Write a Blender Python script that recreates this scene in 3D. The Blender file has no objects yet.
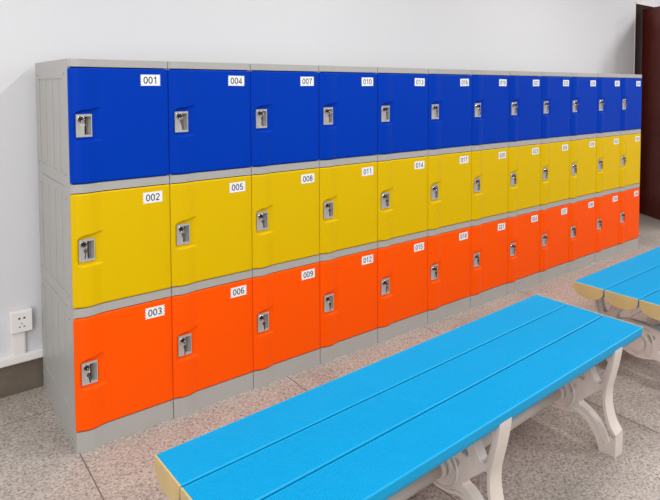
import bpy, bmesh, math, random
from mathutils import Matrix, Vector
random.seed(4)
S = bpy.context.scene
C = S.collection

# ------------------------------------------------------------------ materials
def srgb(r, g, b):
    f = lambda c: (c/255/12.92) if c/255 <= .04045 else ((c/255+.055)/1.055)**2.4
    return (f(r), f(g), f(b), 1)

def mat(name, col, rough=.5, metal=0, spec=.5, bump=0, scale=200, mottled=0, mscale=3, coat=0):
    m = bpy.data.materials.new(name); m.use_nodes = True
    nt = m.node_tree; b = nt.nodes['Principled BSDF']
    b.inputs['Base Color'].default_value = col
    b.inputs['Roughness'].default_value = rough
    b.inputs['Metallic'].default_value = metal
    b.inputs['Specular IOR Level'].default_value = spec
    b.inputs['Coat Weight'].default_value = coat
    tc = nt.nodes.new('ShaderNodeTexCoord')
    if bump:
        n = nt.nodes.new('ShaderNodeTexNoise'); n.inputs['Scale'].default_value = scale
        n.inputs['Detail'].default_value = 3
        nt.links.new(tc.outputs['Object'], n.inputs['Vector'])
        bp = nt.nodes.new('ShaderNodeBump'); bp.inputs['Strength'].default_value = bump
        bp.inputs['Distance'].default_value = .002
        nt.links.new(n.outputs['Fac'], bp.inputs['Height']); nt.links.new(bp.outputs[0], b.inputs['Normal'])
    if mottled:
        n = nt.nodes.new('ShaderNodeTexNoise'); n.inputs['Scale'].default_value = mscale
        n.inputs['Detail'].default_value = 6
        nt.links.new(tc.outputs['Object'], n.inputs['Vector'])
        r = nt.nodes.new('ShaderNodeValToRGB')
        r.color_ramp.elements[0].position = .3; r.color_ramp.elements[1].position = .7
        r.color_ramp.elements[0].color = tuple(c*(1-mottled) for c in col[:3])+(1,)
        r.color_ramp.elements[1].color = tuple(min(1, c*(1+mottled)) for c in col[:3])+(1,)
        nt.links.new(n.outputs['Fac'], r.inputs[0]); nt.links.new(r.outputs[0], b.inputs['Base Color'])
    return m

M = dict(
    blue=mat('blue plastic', srgb(0, 56, 172), .40, spec=.05, bump=.12, scale=260),
    yellow=mat('yellow plastic', srgb(220, 182, 0), .40, spec=.10, bump=.12, scale=260),
    orange=mat('orange plastic', srgb(255, 86, 0), .40, spec=.10, bump=.12, scale=260),
    grey=mat('grey plastic', srgb(170, 168, 164), .45, bump=.1, scale=200),
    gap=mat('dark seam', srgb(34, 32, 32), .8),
    plate=mat('lock plate grey', srgb(176, 174, 172), .35, spec=.6),
    chrome=mat('chrome', srgb(200, 196, 190), .18, metal=1),
    brass=mat('key metal', srgb(120, 112, 104), .25, metal=1),
    dark=mat('dark plug', srgb(38, 34, 34), .35),
    sticker=mat('white sticker', srgb(236, 238, 242), .5, mottled=.02, mscale=60),
    ink=mat('black ink', srgb(40, 40, 44), .6),
    slat=mat('bench blue plastic', srgb(0, 154, 206), .4, spec=.2, mottled=.03, mscale=2),
    tan=mat('tan end cap', srgb(196, 170, 118), .5, mottled=.06, mscale=12),
    leg=mat('off white cast plastic', srgb(216, 204, 196), .38, bump=.15, scale=60, mottled=.04, mscale=9),
    wall=mat('white wall paint', srgb(216, 217, 220), .7, bump=.05, scale=90, mottled=.008, mscale=1.5),
    white=mat('white pvc', srgb(236, 232, 230), .35, mottled=.01, mscale=8),
    base=mat('brown stone baseboard', srgb(102, 92, 80), .5, bump=.2, scale=40, mottled=.22, mscale=9),
    wood=mat('dark brown door', srgb(92, 34, 27), .4, bump=.3, scale=25, mottled=.2, mscale=10),
    frame=mat('dark brown frame', srgb(44, 22, 18), .5, spec=.15, mottled=.15, mscale=14),
    screw=mat('screw', srgb(110, 108, 104), .4, metal=.6),
    ceil=mat('ceiling paint', srgb(236, 236, 236), .8, mottled=.01),
)

def floor_mat():
    m = bpy.data.materials.new('speckled stone paving'); m.use_nodes = True
    nt = m.node_tree; N = nt.nodes; L = nt.links; b = N['Principled BSDF']
    b.inputs['Roughness'].default_value = .6
    tc = N.new('ShaderNodeTexCoord')
    def noise(s, d=4, r=.6):
        n = N.new('ShaderNodeTexNoise'); n.inputs['Scale'].default_value = s
        n.inputs['Detail'].default_value = d; n.inputs['Roughness'].default_value = r
        L.new(tc.outputs['Object'], n.inputs['Vector']); return n
    def ramp(src, stops):
        r = N.new('ShaderNodeValToRGB'); e = r.color_ramp.elements
        e[0].position, e[0].color = stops[0]; e[1].position, e[1].color = stops[-1]
        for p, c in stops[1:-1]:
            x = e.new(p); x.color = c
        L.new(src, r.inputs[0]); return r
    def mix(f, a, c, t='MIX'):
        x = N.new('ShaderNodeMix'); x.data_type = 'RGBA'; x.blend_type = t
        if isinstance(f, float): x.inputs[0].default_value = f
        else: L.new(f, x.inputs[0])
        L.new(a, x.inputs[6]) if not isinstance(a, tuple) else setattr(x.inputs[6], 'default_value', a)
        L.new(c, x.inputs[7]) if not isinstance(c, tuple) else setattr(x.inputs[7], 'default_value', c)
        return x.outputs[2]
    # chips of pale and dark aggregate
    v = N.new('ShaderNodeTexVoronoi'); v.inputs['Scale'].default_value = 150
    L.new(tc.outputs['Object'], v.inputs['Vector'])
    sp = N.new('ShaderNodeSeparateColor'); L.new(v.outputs['Color'], sp.inputs[0])
    chips = ramp(sp.outputs[0], [(0, srgb(108, 98, 88)), (.22, srgb(168, 160, 150)), (.5, srgb(196, 187, 178)), (1, srgb(222, 215, 208))])
    n2 = noise(90, 3, .7)
    fine = ramp(n2.outputs['Fac'], [(.38, srgb(116, 107, 98)), (.5, srgb(194, 184, 176)), (.68, srgb(216, 209, 203))])
    col = mix(.5, chips.outputs[0], fine.outputs[0])
    n3 = noise(2.2, 5, .65)
    st = ramp(n3.outputs['Fac'], [(.3, (.78, .76, .74, 1)), (.55, (1, .98, .97, 1)), (.75, (1.0, 1.0, 1.0, 1))])
    col = mix(1.0, col, st.outputs[0], 'MULTIPLY')
    col = mix(1.0, col, (.78, .77, .765, 1), 'MULTIPLY')
    # joints between slabs
    xyz = N.new('ShaderNodeSeparateXYZ'); L.new(tc.outputs['Object'], xyz.inputs[0])
    def mt(op, a, b_=None):
        q = N.new('ShaderNodeMath'); q.operation = op
        for i, z in enumerate((a, b_)):
            if z is None: continue
            if isinstance(z, (int, float)): q.inputs[i].default_value = z
            else: L.new(z, q.inputs[i])
        return q.outputs[0]
    def joint(ax, off, size):
        t = mt('DIVIDE', mt('SUBTRACT', ax, off), size)
        t = mt('FRACT', mt('ADD', t, .5 + 20))
        t = mt('MULTIPLY', mt('ABSOLUTE', mt('SUBTRACT', t, .5)), size)
        return mt('LESS_THAN', t, .0024)
    j = mt('MAXIMUM', joint(xyz.outputs[0], .012, .936), joint(xyz.outputs[1], .427, 1.184))
    col = mix(j, col, srgb(104, 90, 82))
    L.new(col, b.inputs['Base Color'])
    bp = N.new('ShaderNodeBump'); bp.inputs['Strength'].default_value = .35; bp.inputs['Distance'].default_value = .003
    L.new(sp.outputs[0], bp.inputs['Height']); L.new(bp.outputs[0], b.inputs['Normal'])
    return m
M['floor'] = floor_mat()

# ------------------------------------------------------------------ helpers
def box(bm, x0, x1, y0, y1, z0, z1, mi=0):
    vs = [bm.verts.new((x, y, z)) for x in (x0, x1) for y in (y0, y1) for z in (z0, z1)]
    for f in ((0, 1, 3, 2), (4, 6, 7, 5), (0, 4, 5, 1), (2, 3, 7, 6), (0, 2, 6, 4), (1, 5, 7, 3)):
        fc = bm.faces.new([vs[i] for i in f]); fc.material_index = mi

def prism(bm, pts, a0, a1, axis='x', mi=0):
    """closed outline pts extruded from a0 to a1 along an axis."""
    def P(p, a):
        return {'x': (a, p[0], p[1]), 'z': (p[0], p[1], a), 'y': (p[0], a, p[1])}[axis]
    A = [bm.verts.new(P(p, a0)) for p in pts]; B = [bm.verts.new(P(p, a1)) for p in pts]
    n = len(pts)
    fs = [bm.faces.new(A), bm.faces.new(B[::-1])]
    for i in range(n): fs.append(bm.faces.new((A[i], A[(i+1) % n], B[(i+1) % n], B[i])))
    for f in fs: f.material_index = mi

def tube(bm, p0, p1, r, n=24, mi=0):
    p0, p1 = Vector(p0), Vector(p1); d = (p1-p0).normalized()
    u = d.orthogonal().normalized(); v = d.cross(u)
    A = []; B = []
    for i in range(n):
        a = 2*math.pi*i/n; o = (u*math.cos(a)+v*math.sin(a))*r
        A.append(bm.verts.new(p0+o)); B.append(bm.verts.new(p1+o))
    bm.faces.new(A).material_index = mi; bm.faces.new(B[::-1]).material_index = mi
    for i in range(n):
        f = bm.faces.new((A[i], A[(i+1) % n], B[(i+1) % n], B[i])); f.material_index = mi; f.smooth = True

def torus(bm, c, R, r, ax='x', n=20, k=8):
    ring = []
    for i in range(n):
        a = 2*math.pi*i/n; row = []
        for j in range(k):
            b = 2*math.pi*j/k; q = R+r*math.cos(b); w = r*math.sin(b)
            p = {'x': (w, q*math.cos(a), q*math.sin(a)), 'y': (q*math.cos(a), w, q*math.sin(a))}[ax]
            row.append(bm.verts.new(Vector(c)+Vector(p)))
        ring.append(row)
    for i in range(n):
        for j in range(k):
            f = bm.faces.new((ring[i][j], ring[(i+1) % n][j], ring[(i+1) % n][(j+1) % k], ring[i][(j+1) % k])); f.smooth = True

def done(bm, name, mats):
    bmesh.ops.recalc_face_normals(bm, faces=bm.faces)
    me = bpy.data.meshes.new(name); bm.to_mesh(me); bm.free()
    for m in (mats if isinstance(mats, list) else [mats]): me.materials.append(m)
    return me

def link(name, me, parent=None, loc=(0, 0, 0), bevel=0):
    o = bpy.data.objects.new(name, me); C.objects.link(o); o.location = loc
    if parent: o.parent = parent
    if bevel:
        b = o.modifiers.new('bevel', 'BEVEL'); b.width = bevel; b.segments = 2; b.limit_method = 'ANGLE'
    return o

def struct(name, me, parent=None, **k):
    o = link(name, me, parent, **k)
    if not parent: o['kind'] = 'structure'
    return o

def thing(name, loc, label, cat, group=None, rz=0):
    o = bpy.data.objects.new(name, None); C.objects.link(o); o.location = loc
    o.rotation_euler = (0, 0, rz); o.empty_display_size = .1
    o['label'] = label; o['category'] = cat
    if group: o['group'] = group
    return o

def copy_tree(o, parent=None):
    c = o.copy(); C.objects.link(c); c.parent = parent
    for ch in list(o.children): copy_tree(ch, c)
    return c

def ss(t):
    t = max(0, min(1, t)); return t*t*(3-2*t)

# ------------------------------------------------------------------ lockers
W = .382; D = .66; H = 1.562
def g(x):                                   # the swelling down the lock side of every front
    return .0120*ss((x-.004)/.042)*(1-ss((x-.060)/.055))
XS = [i*.004 for i in range(35)] + [.15, .2, .25, .3, .35, W]
def profile(x0, x1, back, fwd=0):
    xs = [x0]+[x for x in XS if x0 < x < x1]+[x1]
    return [(x, -g(x)-fwd) for x in xs] + [(x1, back), (x0, back)]

RAILS = [(0, .083), (.545, .5805), (1.038, 1.072), (1.532, H)]
def body_mesh():
    bm = bmesh.new()
    e = .0016
    for z0, z1 in RAILS: prism(bm, profile(e, W-e, .05), z0, z1, 'z')
    # carcass
    box(bm, .012, W-.012, .05, D-.006, 1.535, H)             # top
    box(bm, .012, W-.012, .05, D-.006, 0, .05)
    box(bm, .012, W-.012, D-.006, D, 0, H)
    for z in (.563, 1.055): box(bm, .006, W-.006, .05, D-.006, z-.015, z+.015)
    for side in (0, 1):
        def bx(a, b, y0, y1, z0, z1, mi=0):
            if side: a, b = W-b, W-a
            box(bm, a, b, y0, y1, z0, z1, mi)
        bx(.0045, .012, .05, D, 0, H)                     # recessed panel sheet
        for z0, z1 in ((.083, .545), (.5805, 1.038), (1.072, 1.532)): bx(e, .012, .0075, .05, z0, z1)   # front lip beside each door
        # raised frame round each tier
        bx(e, .0045, .05, .10, .0, H); bx(e, .0045, .575, D, .0, H)
        for z0, z1 in ((0, .116), (.119, .135), (.53, .5615), (.5645, .615), (1.02, 1.0535), (1.0565, 1.105), (1.487, H)):
            bx(e, .0045, .10, .575, z0, z1)
        for y in (.172, .299, .437):
            for z0, z1 in ((.135, .53), (.615, 1.02), (1.105, 1.487)):
                bx(.0032, .0045, y-.004, y+.004, z0, z1)
        for z in (.03, .521, .614, 1.01, 1.104, 1.505):
            for y in (.072, .61):
                x = W-e if side else e
                tube(bm, (x-.0007, y, z), (x+.0007, y, z), .0045, 10, 1)
    # dark interior just behind the doors
    box(bm, .014, W-.014, .030, .034, .083, 1.532, 2)
    return done(bm, 'locker_body', [M['grey'], M['screw'], M['gap']])

DOORS = [('blue', 1.0755, 1.5275), ('yellow', .5835, 1.034), ('orange', .0865, .5410)]
PX0, PX1, PZ = .025, .083, .0455               # lock plate rectangle
def door_mesh(col, z0, z1):
    """door in its own frame: x from the locker's left edge, z from the door's middle"""
    h = (z1-z0)/2; r = .009
    a, b = .0012, W-.0012
    xs = sorted(set(round(q, 4) for q in [a, a+.001, a+.0025, a+.005, b-.004, b-.002, b-.0008, b] + [x for x in XS if a+.006 < x < b-.005] + [PX0+.003, PX1-.003]))
    a, b = xs[0], xs[-1]
    zs = [-h, -h+.0008, -h+.002, -h+.004, -h+.007, -h+.012, h-.012, h-.007, h-.004, h-.002, h-.0008, h, -PZ+.003, PZ-.003, -.15, .15]
    zs = sorted(set(round(q, 4) for q in zs+[-.080+i*.0025 for i in range(65)])); h = zs[-1]
    bm = bmesh.new(); G = []
    for z in zs:
        d = h-abs(z); cut = r-math.sqrt(max(0, r*r-(r-d)**2)) if d < r else 0
        row = []
        for x in xs:
            xx = x
            if x < .05: xx = .05-(.05-x)*(.05-a-cut)/(.05-a)
            if x > W-.03: xx = W-.03+(x-W+.03)*(b-(W-.03)-cut*.4)/(b-(W-.03))
            up = .052+.008*ss((x-.022)/.03)+.008*ss((x-.06)/.05); lo = -.060-.004*ss((x-.1)/.02)
            c = .012                                             # rounded left corner of the finger pocket
            if x < .022+c:
                k = c-math.sqrt(max(0, c*c-(.022+c-x)**2)) if x > .022 else c
                up -= k; lo += k
            m = ss((up-z)/.003+.5)*ss((z-lo)/.003+.5)*ss((x-.018)/.005)*(1-ss((x-.100)/.018))
            y = -.003-(g(x)*(1-m)) + .004*m
            e = min(x-a, b-x, h-abs(z)); y += .0025*(1-ss(e/.0035)) if e < .0035 else 0
            row.append(bm.verts.new((xx, y, z)))
        G.append(row)
    for i in range(len(zs)-1):
        for j in range(len(xs)-1):
            zc = (zs[i]+zs[i+1])/2; xc = (xs[j]+xs[j+1])/2
            if abs(zc) < PZ-.003 and PX0+.003 < xc < PX1-.003: continue
            f = bm.faces.new((G[i][j], G[i][j+1], G[i+1][j+1], G[i+1][j])); f.smooth = True
    # edge skirt and back
    loop = G[0] + [r_[-1] for r_ in G[1:]] + G[-1][-2::-1] + [r_[0] for r_ in G[-2:0:-1]]
    bk = [bm.verts.new((v.co.x, .007, v.co.z)) for v in loop]
    n = len(loop); loop = [bm.verts.new(v.co) for v in loop]
    for i in range(n): bm.faces.new((loop[i], loop[(i+1) % n], bk[(i+1) % n], bk[i]))
    bmesh.ops.recalc_face_normals(bm, faces=bm.faces)
    me = bpy.data.meshes.new(col+'_door'); bm.to_mesh(me); bm.free(); me.materials.append(M[col])
    # the front must face -y
    if me.polygons[0].normal.y > 0: me.flip_normals()
    return me

def plate_mesh():
    bm = bmesh.new(); w = PX1-PX0; hz = PZ
    xs = [0, .0012, .003, .030, .0306, .0355, .0405, .0435, .046, .050, .0535, .0541, w-.0012, w]
    zs = [-hz, -hz+.0012, -.036, -.0354, -.02, 0, .02, .0354, .036, hz-.0012, hz]
    G = []
    for z in zs:
        row = []
        for x in xs:
            y = -.0036
            if x in (0, w) or abs(z) == hz: y = .0
            elif .0305 < x < .0538 and abs(z) < .0357: y = .026-.020*max(0, ((x-.0306)/.0232-.42)/.58)   # ramped finger slot
            row.append(bm.verts.new((x, y, z)))
        G.append(row)
    for i in range(len(zs)-1):
        for j in range(len(xs)-1):
            if .0306 < (xs[j]+xs[j+1])/2 < .0405 and abs(zs[i]+zs[i+1])/2 < .0354: continue   # open finger hole
            bm.faces.new((G[i][j], G[i][j+1], G[i+1][j+1], G[i+1][j]))
    me = done(bm, 'lock_plate', M['plate'])
    if me.polygons[len(me.polygons)//2].normal.y > 0 and me.polygons[0].normal.y > 0: me.flip_normals()
    return me

def cylinder_mesh():
    bm = bmesh.new()
    tube(bm, (0, .004, 0), (0, -.0035, 0), .0125, 28)
    torus(bm, (0, -.0035, 0), .0108, .0020, 'y', 28, 8)
    tube(bm, (0, -.0035, 0), (0, -.0052, 0), .0084, 24, 1)
    return done(bm, 'lock_cylinder', [M['chrome'], M['dark']])
def key_mesh():
    bm = bmesh.new()                        # turned in the lock, its flat bow standing out of the cylinder
    box(bm, -.0011, .0011, -.013, -.005, -.0035, .0035)
    pts = [(-.013-.0085+.0085*math.cos(a), .0085*math.sin(a)) for a in [2*math.pi*i/18 for i in range(18)]]
    prism(bm, pts, -.0011, .0011, 'x')
    return done(bm, 'key', M['brass'])
def ring_mesh():
    bm = bmesh.new(); torus(bm, (0, 0, 0), .0085, .0009, 'x'); return done(bm, 'key_ring', M['chrome'])
def spare_mesh():
    bm = bmesh.new()
    pts = [(.0078*math.cos(a), .0085*math.sin(a)) for a in [2*math.pi*i/18 for i in range(18)]]
    prism(bm, pts, -.0012, .0012, 'y')
    prism(bm, [(-.003, -.007), (.003, -.007), (.003, -.030), (.001, -.034), (-.0015, -.031), (-.0028, -.028), (-.0015, -.024), (-.003, -.02), (-.0016, -.015), (-.003, -.012)], -.001, .001, 'y')
    return done(bm, 'spare_key', M['brass'])

def arc(cx, cz, rx, rz, a0, a1, n=14):
    return [(cx+rx*math.cos(math.radians(a0+(a1-a0)*i/n)), cz+rz*math.sin(math.radians(a0+(a1-a0)*i/n))) for i in range(n+1)]
STROKES = {                                   # digits in a box 0.56 wide, 1 high
    '0': [arc(.28, .5, .24, .46, 0, 360, 24)],
    '1': [[(.10, .76), (.24, .84), (.33, .97), (.33, .0)]],
    '2': [arc(.28, .72, .23, .24, 165, -30)+[(.06, .05), (.06, .045), (.53, .045)]],
    '3': [arc(.27, .73, .21, .23, 155, -90)+arc(.27, .27, .24, .23, 90, -155)],
    '4': [[(.54, .25), (.04, .25), (.40, .95), (.40, .0)]],
    '5': [[(.49, .94), (.14, .94), (.09, .50)]+arc(.27, .31, .24, .27, 130, -155)],
    '6': [arc(.30, .62, .23, .34, 55, 180)+[(.06, .34)], arc(.28, .30, .22, .26, 0, 360, 20)],
    '7': [[(.04, .94), (.52, .94), (.30, .50), (.20, .0)]],
    '8': [arc(.28, .73, .19, .22, 0, 360, 20), arc(.28, .27, .23, .24, 0, 360, 20)],
    '9': [arc(.28, .69, .22, .26, 0, 360, 20), [(.50, .66)]+arc(.26, .38, .23, .34, 0, -125)]}
def digits(bm, txt, h, y, mi):
    adv = .70*h; x0 = -(adv*(len(txt)-1)+.56*h)/2; w = .072*h
    for k, ch in enumerate(txt):
        for st in STROKES[ch]:
            P = [(x0+k*adv+a*h, (b-.5)*h) for a, b in st]
            L_, R_ = [], []
            closed = math.dist(P[0], P[-1]) < 1e-6
            for i, p in enumerate(P):
                a = P[i-1] if i else (P[-2] if closed else None); c = P[i+1] if i < len(P)-1 else (P[1] if closed else None)
                d0 = Vector((p[0]-a[0], p[1]-a[1])).normalized() if a else None
                d1 = Vector((c[0]-p[0], c[1]-p[1])).normalized() if c else None
                t = (d0+d1) if d0 and d1 else (d0 or d1)
                t = t.normalized(); q = d1 or d0
                n_ = Vector((-t.y, t.x)); m_ = w/max(.35, n_.dot(Vector((-q.y, q.x))))
                L_.append(bm.verts.new((p[0]+n_.x*m_, y, p[1]+n_.y*m_))); R_.append(bm.verts.new((p[0]-n_.x*m_, y, p[1]-n_.y*m_)))
            for i in range(len(P)-1):
                f = bm.faces.new((L_[i], L_[i+1], R_[i+1], R_[i])); f.material_index = mi
def sticker_mesh(txt):
    w, h = .082, .046
    pts = []
    k = 4                                   # torn, toothed ends of the label tape
    for i in range(k*2+1):
        z = -h/2+h*i/(k*2); pts.append((w/2-(.004 if i % 2 else 0), z))
    for i in range(k*2+1):
        z = h/2-h*i/(k*2); pts.append((-w/2+(.004 if i % 2 else 0), z))
    bm = bmesh.new(); prism(bm, pts, -.0006, .0, 'y', 0)
    digits(bm, txt, .028, -.0009, 1)
    return done(bm, 'number_sticker', [M['sticker'], M['ink']])

body = body_mesh(); plate = plate_mesh(); cyl = cylinder_mesh(); key = key_mesh(); ring = ring_mesh(); spare = spare_mesh()
dm = {c: door_mesh(c, a, b) for c, a, b in DOORS}
LBL = 'grey locker with three coloured doors numbered %03d, %03d and %03d'
BX = [0, 1, 2, 2.998, 4.008, 5.035, 6.058, 7.05, 8.032, 9.025, 10.04, 11.04, 12]      # the joints between lockers, in locker widths
def locker(i):
    n = 3*i+1
    extra = ', at the near end' if i == 0 else (', at the far end' if i == 11 else '')
    t = thing('locker', (BX[i]*W, 0, 0), (LBL % (n, n+1, n+2))+extra, 'locker', 'three-door lockers in the row along the wall')
    t.scale = (BX[i+1]-BX[i], 1, 1)
    link('locker_body', body, t)
    for r, (c, z0, z1) in enumerate(DOORS):
        zc = (z0+z1)/2
        d = link('door', dm[c], t, (0, 0, zc)); d['label'] = '%s door numbered %03d' % (c, n+r)
        link('lock_plate', plate, d, (PX0, -.0018, 0))
        link('lock_cylinder', cyl, d, (PX0+.0165, -.0054, .026))
        kk = random.uniform(-.5, .5)
        o = link('key', key, d, (PX0+.0165, -.0075, .026)); o.rotation_euler = (0, kk, 0)
        o = link('key_ring', ring, d, (PX0+.0180, -.029, .0180)); o.rotation_euler = (0, 0, kk)
        o = link('spare_key', spare, d, (PX0+.0190, -.0285, .004)); o.rotation_euler = (random.uniform(-.15, .1), random.uniform(-.2, .2), random.uniform(-.6, .6))
        s = link('number_sticker', sticker_mesh('%03d' % (n+r)), d, (.3095+random.uniform(-.001, .001), -.0031, (z1-zc)-.0465))
        s.rotation_euler = (0, random.uniform(-.02, .02), 0)
        s['label'] = 'white sticker printed %03d' % (n+r)
for i in range(12): locker(i)

# ------------------------------------------------------------------ benches
HB = .455; SW = .1685; GAP = .008; LB = 1.815
def slat_section(ridges=True, grow=0.0):
    w = SW/2+grow; top = HB+grow; pts = []
    if ridges:
        n = 23; m = .006
        pts.append((-w, top-.003)); pts.append((-w+.003, top))
        step = (2*w-2*m)/n
        for i in range(n):
            y = -w+m+i*step
            pts += [(y, top), (y+step*.18, top-.0024), (y+step*.48, top-.0024), (y+step*.66, top)]
        pts.append((w-.003, top)); pts.append((w, top-.003))
    else:
        pts += [(-w, top-.002), (-w+.002, top), (w-.002, top), (w, top-.002)]
    pts.append((w, top-.022))
    for i in range(1, 16):
        a = math.pi*i/16; pts.append((w*math.cos(a), top-.022-.048*math.sin(a)))
    pts.append((-w, top-.022))
    return pts
def leg_curve():
    hal = [(.0, .386), (.05, .388), (.0875, .397), (.13, .388), (.175, .386), (.222, .392), (.245, .405), (.2585, .428),
           (.2575, .405), (.246, .345), (.232, .29), (.220, .24), (.222, .18), (.240, .12), (.266, .088), (.266, .0),
           (.196, .0), (.180, .048), (.152, .085), (.12, .108), (.085, .112), (.05, .098), (0, .091)]
    out = hal + [(-a, b) for a, b in reversed(hal[1:-1])]
    holes = [[(.092, .150), (.13, .182), (.165, .214), (.204, .248), (.206, .20), (.214, .15), (.234, .1), (.249, .070), (.249, .036), (.222, .032), (.201, .078), (.172, .112), (.135, .138)],
             [(.134, .370), (.19, .372), (.226, .374), (.210, .325), (.202, .285), (.192, .262), (.170, .270), (.146, .325)],
             [(.032, .222), (.090, .222), (.078, .205), (.062, .175), (.050, .195)]]
    mid = [(-.074, .370), (.074, .370), (.086, .32), (.137, .246), (.06, .264), (0, .266), (-.06, .264), (-.137, .246), (-.086, .32)]
    cu = bpy.data.curves.new('leg', 'CURVE'); cu.dimensions = '2D'; cu.fill_mode = 'BOTH'
    cu.extrude = .015; cu.bevel_depth = .004; cu.bevel_resolution = 1; cu.offset = -.004
    def sp(pts, smooth=False):
        s = cu.splines.new('POLY'); s.points.add(len(pts)-1); s.use_cyclic_u = True
        for p, q in zip(s.points, pts): p.co = (q[0], q[1], 0, 1)
    def smooth(pts, it=2, keep=()):
        for _ in range(it):
            r = []
            for i, p in enumerate(pts):
                q = pts[(i+1) % len(pts)]
                L_ = math.hypot(q[0]-p[0], q[1]-p[1])
                if p in keep and q in keep: r += [p]; continue
                if p in keep: r += [p, (p[0]*.4+q[0]*.6, p[1]*.4+q[1]*.6)]; continue
                if q in keep: r += [(p[0]*.6+q[0]*.4, p[1]*.6+q[1]*.4)]; continue
                r += [(p[0]*.75+q[0]*.25, p[1]*.75+q[1]*.25), (p[0]*.25+q[0]*.75, p[1]*.25+q[1]*.75)]
            pts = r
        return pts
    def smooth_open(pts, it):
        for _ in range(it):
            r = [pts[0]]
            for p, q in zip(pts, pts[1:]):
                r += [(p[0]*.75+q[0]*.25, p[1]*.75+q[1]*.25), (p[0]*.25+q[0]*.75, p[1]*.25+q[1]*.75)]
            pts = r+[pts[-1]]
        return pts
    kp = [(.266, .0), (.266, .088), (.200, .0), (.2585, .428)]; kp += [(-a, b) for a, b in kp]
    sp(smooth(out, 2, kp))
    sp(smooth(mid))
    for h in holes:
        sp(smooth(h)); sp(smooth([(-a, b) for a, b in reversed(h)]))
    o = bpy.data.objects.new('leg', cu); C.objects.link(o)
    bpy.context.view_layer.update()
    me = bpy.data.meshes.new_from_object(o.evaluated_get(bpy.context.evaluated_depsgraph_get()))
    bpy.data.objects.remove(o); bpy.data.curves.remove(cu)
    me.transform(Matrix(((0, 0, 1, 0), (1, 0, 0, 0), (0, 1, 0, 0), (0, 0, 0, 1))))
    bm = bmesh.new(); bm.from_mesh(me)
    # flanges that widen the cast frame along its outer and lower edges
    def band(pts, t, hw):
        P = [Vector(p) for p in pts]; o_, i_ = [], []
        for i, p in enumerate(P):
            d = (P[min(i+1, len(P)-1)]-P[max(i-1, 0)]).normalized(); n_ = Vector((-d.y, d.x))
            o_.append(p-n_*.0012); i_.append(p+n_*t)
        prism(bm, [tuple(p) for p in o_+i_[::-1]], -hw, hw, 'x')
    side = smooth_open(hal[7:15], 2)
    band([(a, b) for a, b in reversed(side)], .010, .030)
    band([(-a, b) for a, b in side], .010, .030)
    low = smooth_open([(-a, b) for a, b in hal[16:]]+[(a, b) for a, b in reversed(hal[16:-1])], 2)
    band(low, .009, .027)
    for q in (-1, 1):
        prism(bm, [(q*.267, 0), (q*.267, .086), (q*.252, .062), (q*.236, .034), (q*.195, .034), (q*.1945, 0)], -.030, .030, 'x')
    for sx in (-1, 1):
        c = Vector((sx*.019, 0, .175))
        torus(bm, c, .078, .005, 'x', 40, 8); torus(bm, c, .045, .003, 'x', 32, 8)
        c = Vector((sx*.018, 0, .165)); tube(bm, c, c+Vector((sx*.024, 0, 0)), .038, 32)
    bpy.data.meshes.remove(me)
    for f in bm.faces: f.material_index = 0
    return done(bm, 'leg', M['leg'])
bm = bmesh.new(); prism(bm, slat_section(), -LB/2+.004, LB/2-.004, 'x'); slat_m = done(bm, 'slat', M['slat'])
bm = bmesh.new(); prism(bm, slat_section(False, .0004), -.0025, .0025, 'x'); cap_m = done(bm, 'end_cap', M['tan'])
leg_m = leg_curve()
bm = bmesh.new(); tube(bm, (-.33, 0, .165), (.33, 0, .165), .030, 32); bar_m = done(bm, 'stretcher', M['leg'])
bench = thing('bench', (.914, -1.1625, 0), 'long blue slatted bench in the foreground, running alongside the lockers', 'bench', 'blue slatted benches on white legs', math.radians(1.75))
for k in (-1, 0, 1):
    s = link('slat', slat_m, bench, (0, k*(SW+GAP), 0))
    for e in (-1, 1):
        c = link('end_cap', cap_m, s, (e*(LB/2-.002), 0, 0), bevel=.0006); c['label'] = 'tan end cap'
for q in (-.70, -.03, .70): link('leg', leg_m, bench, (q, 0, 0))
for q in (-.365, .335): link('stretcher', bar_m, bench, (q, 0, 0))
b2 = copy_tree(bench); b2.location = (2.113+LB/2, -1.137, 0); b2.rotation_euler = (0, 0, math.radians(.45))
b2['label'] = 'blue slatted bench at the right edge, cut off by the frame, showing tan slat ends'

# ------------------------------------------------------------------ room
YW = .70; OX0, OX1, OZ = 5.80, 6.95, 2.395; CZ = 3.1; X0, X1, Y0 = -4.2, 7.6, -6.0
bm = bmesh.new(); box(bm, X0, X1+.15, Y0, YW+2.3, -.1, 0); struct('floor', done(bm, 'floor', M['floor']))
bm = bmesh.new(); box(bm, X0, X1+.15, Y0, YW+2.3, CZ, CZ+.1); struct('ceiling', done(bm, 'ceiling', M['ceil']))
bm = bmesh.new()
box(bm, X0, OX0, YW, YW+.2, 0, CZ); box(bm, OX1, X1, YW, YW+.2, 0, CZ); box(bm, OX0, OX1, YW, YW+.2, OZ, CZ)
struct('wall_back', done(bm, 'wall_back', M['wall']))
bm = bmesh.new(); box(bm, X1, X1+.15, Y0, YW+2.3, 0, CZ); struct('wall_right', done(bm, 'wall_right', M['wall']))
bm = bmesh.new(); box(bm, OX0-.6, X1, YW+2.15, YW+2.3, 0, CZ); box(bm, OX0-.6, OX0-.45, YW+.2, YW+2.15, 0, CZ)
struct('wall_corridor', done(bm, 'wall_corridor', M['wall']))
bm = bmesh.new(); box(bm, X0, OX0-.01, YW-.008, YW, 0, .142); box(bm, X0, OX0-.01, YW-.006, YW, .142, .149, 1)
struct('baseboard_back', done(bm, 'baseboard_back', [M['base'], M['gap']]))
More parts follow.
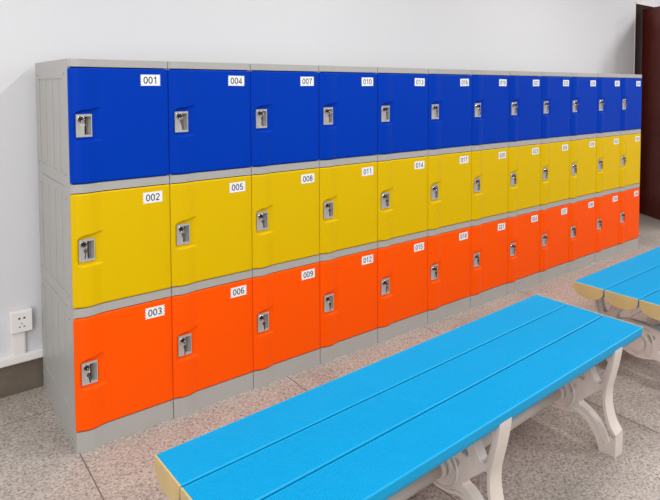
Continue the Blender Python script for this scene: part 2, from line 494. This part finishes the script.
# doorway lining
bm = bmesh.new()
box(bm, OX0+.012, OX0+.205, YW+.012, YW+.19, 0, OZ-.012); box(bm, OX1-.13, OX1-.012, YW+.012, YW+.19, 0, OZ-.012)
box(bm, OX0+.205, OX1-.13, YW+.012, YW+.19, OZ-.05, OZ-.012)
box(bm, OX0+.205, OX1-.13, YW+.03, YW+.06, OZ-.062, OZ-.05)
struct('trim_1', done(bm, 'trim_1', M['frame']), bevel=.003)
bm = bmesh.new()
for a, b, c, d in ((OX0, OX0+.012, 0, OZ), (OX1-.012, OX1, 0, OZ), (OX0, OX1, OZ-.012, OZ)): box(bm, a, b, YW-.004, YW+.2, c, d)
struct('trim_2', done(bm, 'trim_2', M['white']))
# the open leaf, swung into the room
LW, LH, LT = .88, 2.325, .042
bm = bmesh.new(); box(bm, 0, LW, -LT/2, LT/2, .008, LH)
for sgn in (-1, 1):
    for z0, z1 in ((.2, .95), (1.1, 2.05)):
        y = sgn*LT/2
        for k, (i, o_) in enumerate(((.0, .006), (.03, .003), (.05, .007))):
            a0, a1 = .14+i, LW-.14-i; b0, b1 = z0+i, z1-i; t = .014
            ya, yb = sorted((y, y+sgn*o_))
            if k == 2: box(bm, a0, a1, ya, yb, b0, b1)
            else:
                box(bm, a0, a1, ya, yb, b0, b0+t); box(bm, a0, a1, ya, yb, b1-t, b1)
                box(bm, a0, a0+t, ya, yb, b0+t, b1-t); box(bm, a1-t, a1, ya, yb, b0+t, b1-t)
leaf = struct('door_1', done(bm, 'door_1', M['wood']), loc=(5.965, .672, 0)); leaf.rotation_euler = (0, 0, math.atan2(-.87, -.49))
bm = bmesh.new()
for sgn in (-1, 1):
    tube(bm, (LW-.07, sgn*.021, 1.02), (LW-.07, sgn*.06, 1.02), .011); tube(bm, (LW-.07, sgn*.055, 1.02), (LW-.19, sgn*.055, 1.02), .009)
link('door_handle', done(bm, 'door_handle', M['chrome']), leaf)

# cable trunking with its riser, and the socket
tr = thing('cable_trunking', (-.09, YW, .150), 'white plastic cable trunking along the wall above the brown baseboard', 'trunking')
bm = bmesh.new(); box(bm, X0+.1+.09, OX0-.05+.09, -.026, -.0005, 0, .040); box(bm, X0+.1+.09, OX0-.05+.09, -.029, -.026, .005, .034)
link('trunking_channel', done(bm, 'trunking', M['white']), tr, bevel=.002)
bm = bmesh.new(); box(bm, -.030, .026, -.020, -.0005, .040, .1445); box(bm, -.025, .021, -.0225, -.020, .040, .1445)
link('riser', done(bm, 'riser', M['white']), tr, bevel=.002)
so = thing('power_socket', (-.079, YW, .348), 'white square wall socket with five pin holes left of the lockers', 'socket')
bm = bmesh.new(); box(bm, -.045, .045, -.034, -.0005, -.051, .051)
link('back_box', done(bm, 'back_box', M['white']), so, bevel=.005)
bm = bmesh.new(); box(bm, -.041, .041, -.0375, -.034, -.047, .047)
for dx, dz, w, h in ((-.010, .018, .005, .005), (.010, .018, .005, .005), (0, -.007, .003, .0045), (-.009, -.022, .0035, .004), (.009, -.022, .0035, .004)):
    tube(bm, (dx, -.0365, dz), (dx, -.0379, dz), w, 12, 1)
link('face_plate', done(bm, 'face_plate', [M['white'], M['dark']]), so, bevel=.0012)

# ------------------------------------------------------------------ lights
def area(name, loc, sx, sy, e, col=(1, .985, .97), rot=(0, 0, 0)):
    l = bpy.data.lights.new(name, 'AREA'); l.shape = 'RECTANGLE'; l.size = sx; l.size_y = sy; l.energy = e; l.color = col
    o = bpy.data.objects.new(name, l); C.objects.link(o); o.location = loc; o.rotation_euler = rot; return o
for x in (-3.3, -.95, 1.4, 3.75, 6.1):  # leftmost lamps extend the rows, added to brighten the left wall
    area('ceiling_lamp', (x, -.9, CZ-.05), .12, 1.1, 22 if x < 6 else 32)
    area('ceiling_lamp', (x, -3.5, CZ-.05), .14, 1.1, 40 if x < 6 else 60)
# unseen fill light added behind the camera to lift the dim left wall
area('left_fill_light', (-2.7, -3.3, 1.5), 1.3, 1.5, 30, (.97, .985, 1), Vector((2.6, 4.0, -.6)).to_track_quat('-Z', 'Y').to_euler())
wd = bpy.data.worlds.new('world'); S.world = wd; wd.use_nodes = True
wd.node_tree.nodes['Background'].inputs[0].default_value = (.95, .97, 1, 1)
wd.node_tree.nodes['Background'].inputs[1].default_value = .68

# ------------------------------------------------------------------ camera
f, cx, cy, ya, pi_, ro, x, y, z = 584.00365, 398.92251, 112.486825, .716274463, -.0459127235, .00152838586, -.513930163, -2.5313871, 1.45976249
sy_, cy_, sp_, cp_ = math.sin(ya), math.cos(ya), math.sin(pi_), math.cos(pi_)
fw = Vector((sy_*cp_, cy_*cp_, sp_)); rt = Vector((cy_, -sy_, 0)); up = rt.cross(fw)
r2 = rt*math.cos(ro)+up*math.sin(ro); u2 = -rt*math.sin(ro)+up*math.cos(ro)
cam = bpy.data.cameras.new('camera'); co = bpy.data.objects.new('camera', cam); C.objects.link(co)
cam.sensor_fit = 'HORIZONTAL'; cam.sensor_width = 36; cam.lens = f/660*36
cam.shift_x = (330-cx)/660; cam.shift_y = (cy-250)/660; cam.clip_start = .05
mw = Matrix((r2, u2, -fw)).transposed().to_4x4(); mw.translation = Vector((x, y, z)); co.matrix_world = mw
S.camera = co
S.view_settings.view_transform = 'Standard'; S.view_settings.look = 'None'; S.view_settings.gamma = 1
S.view_settings.use_curve_mapping = False; S.view_settings.exposure = .0
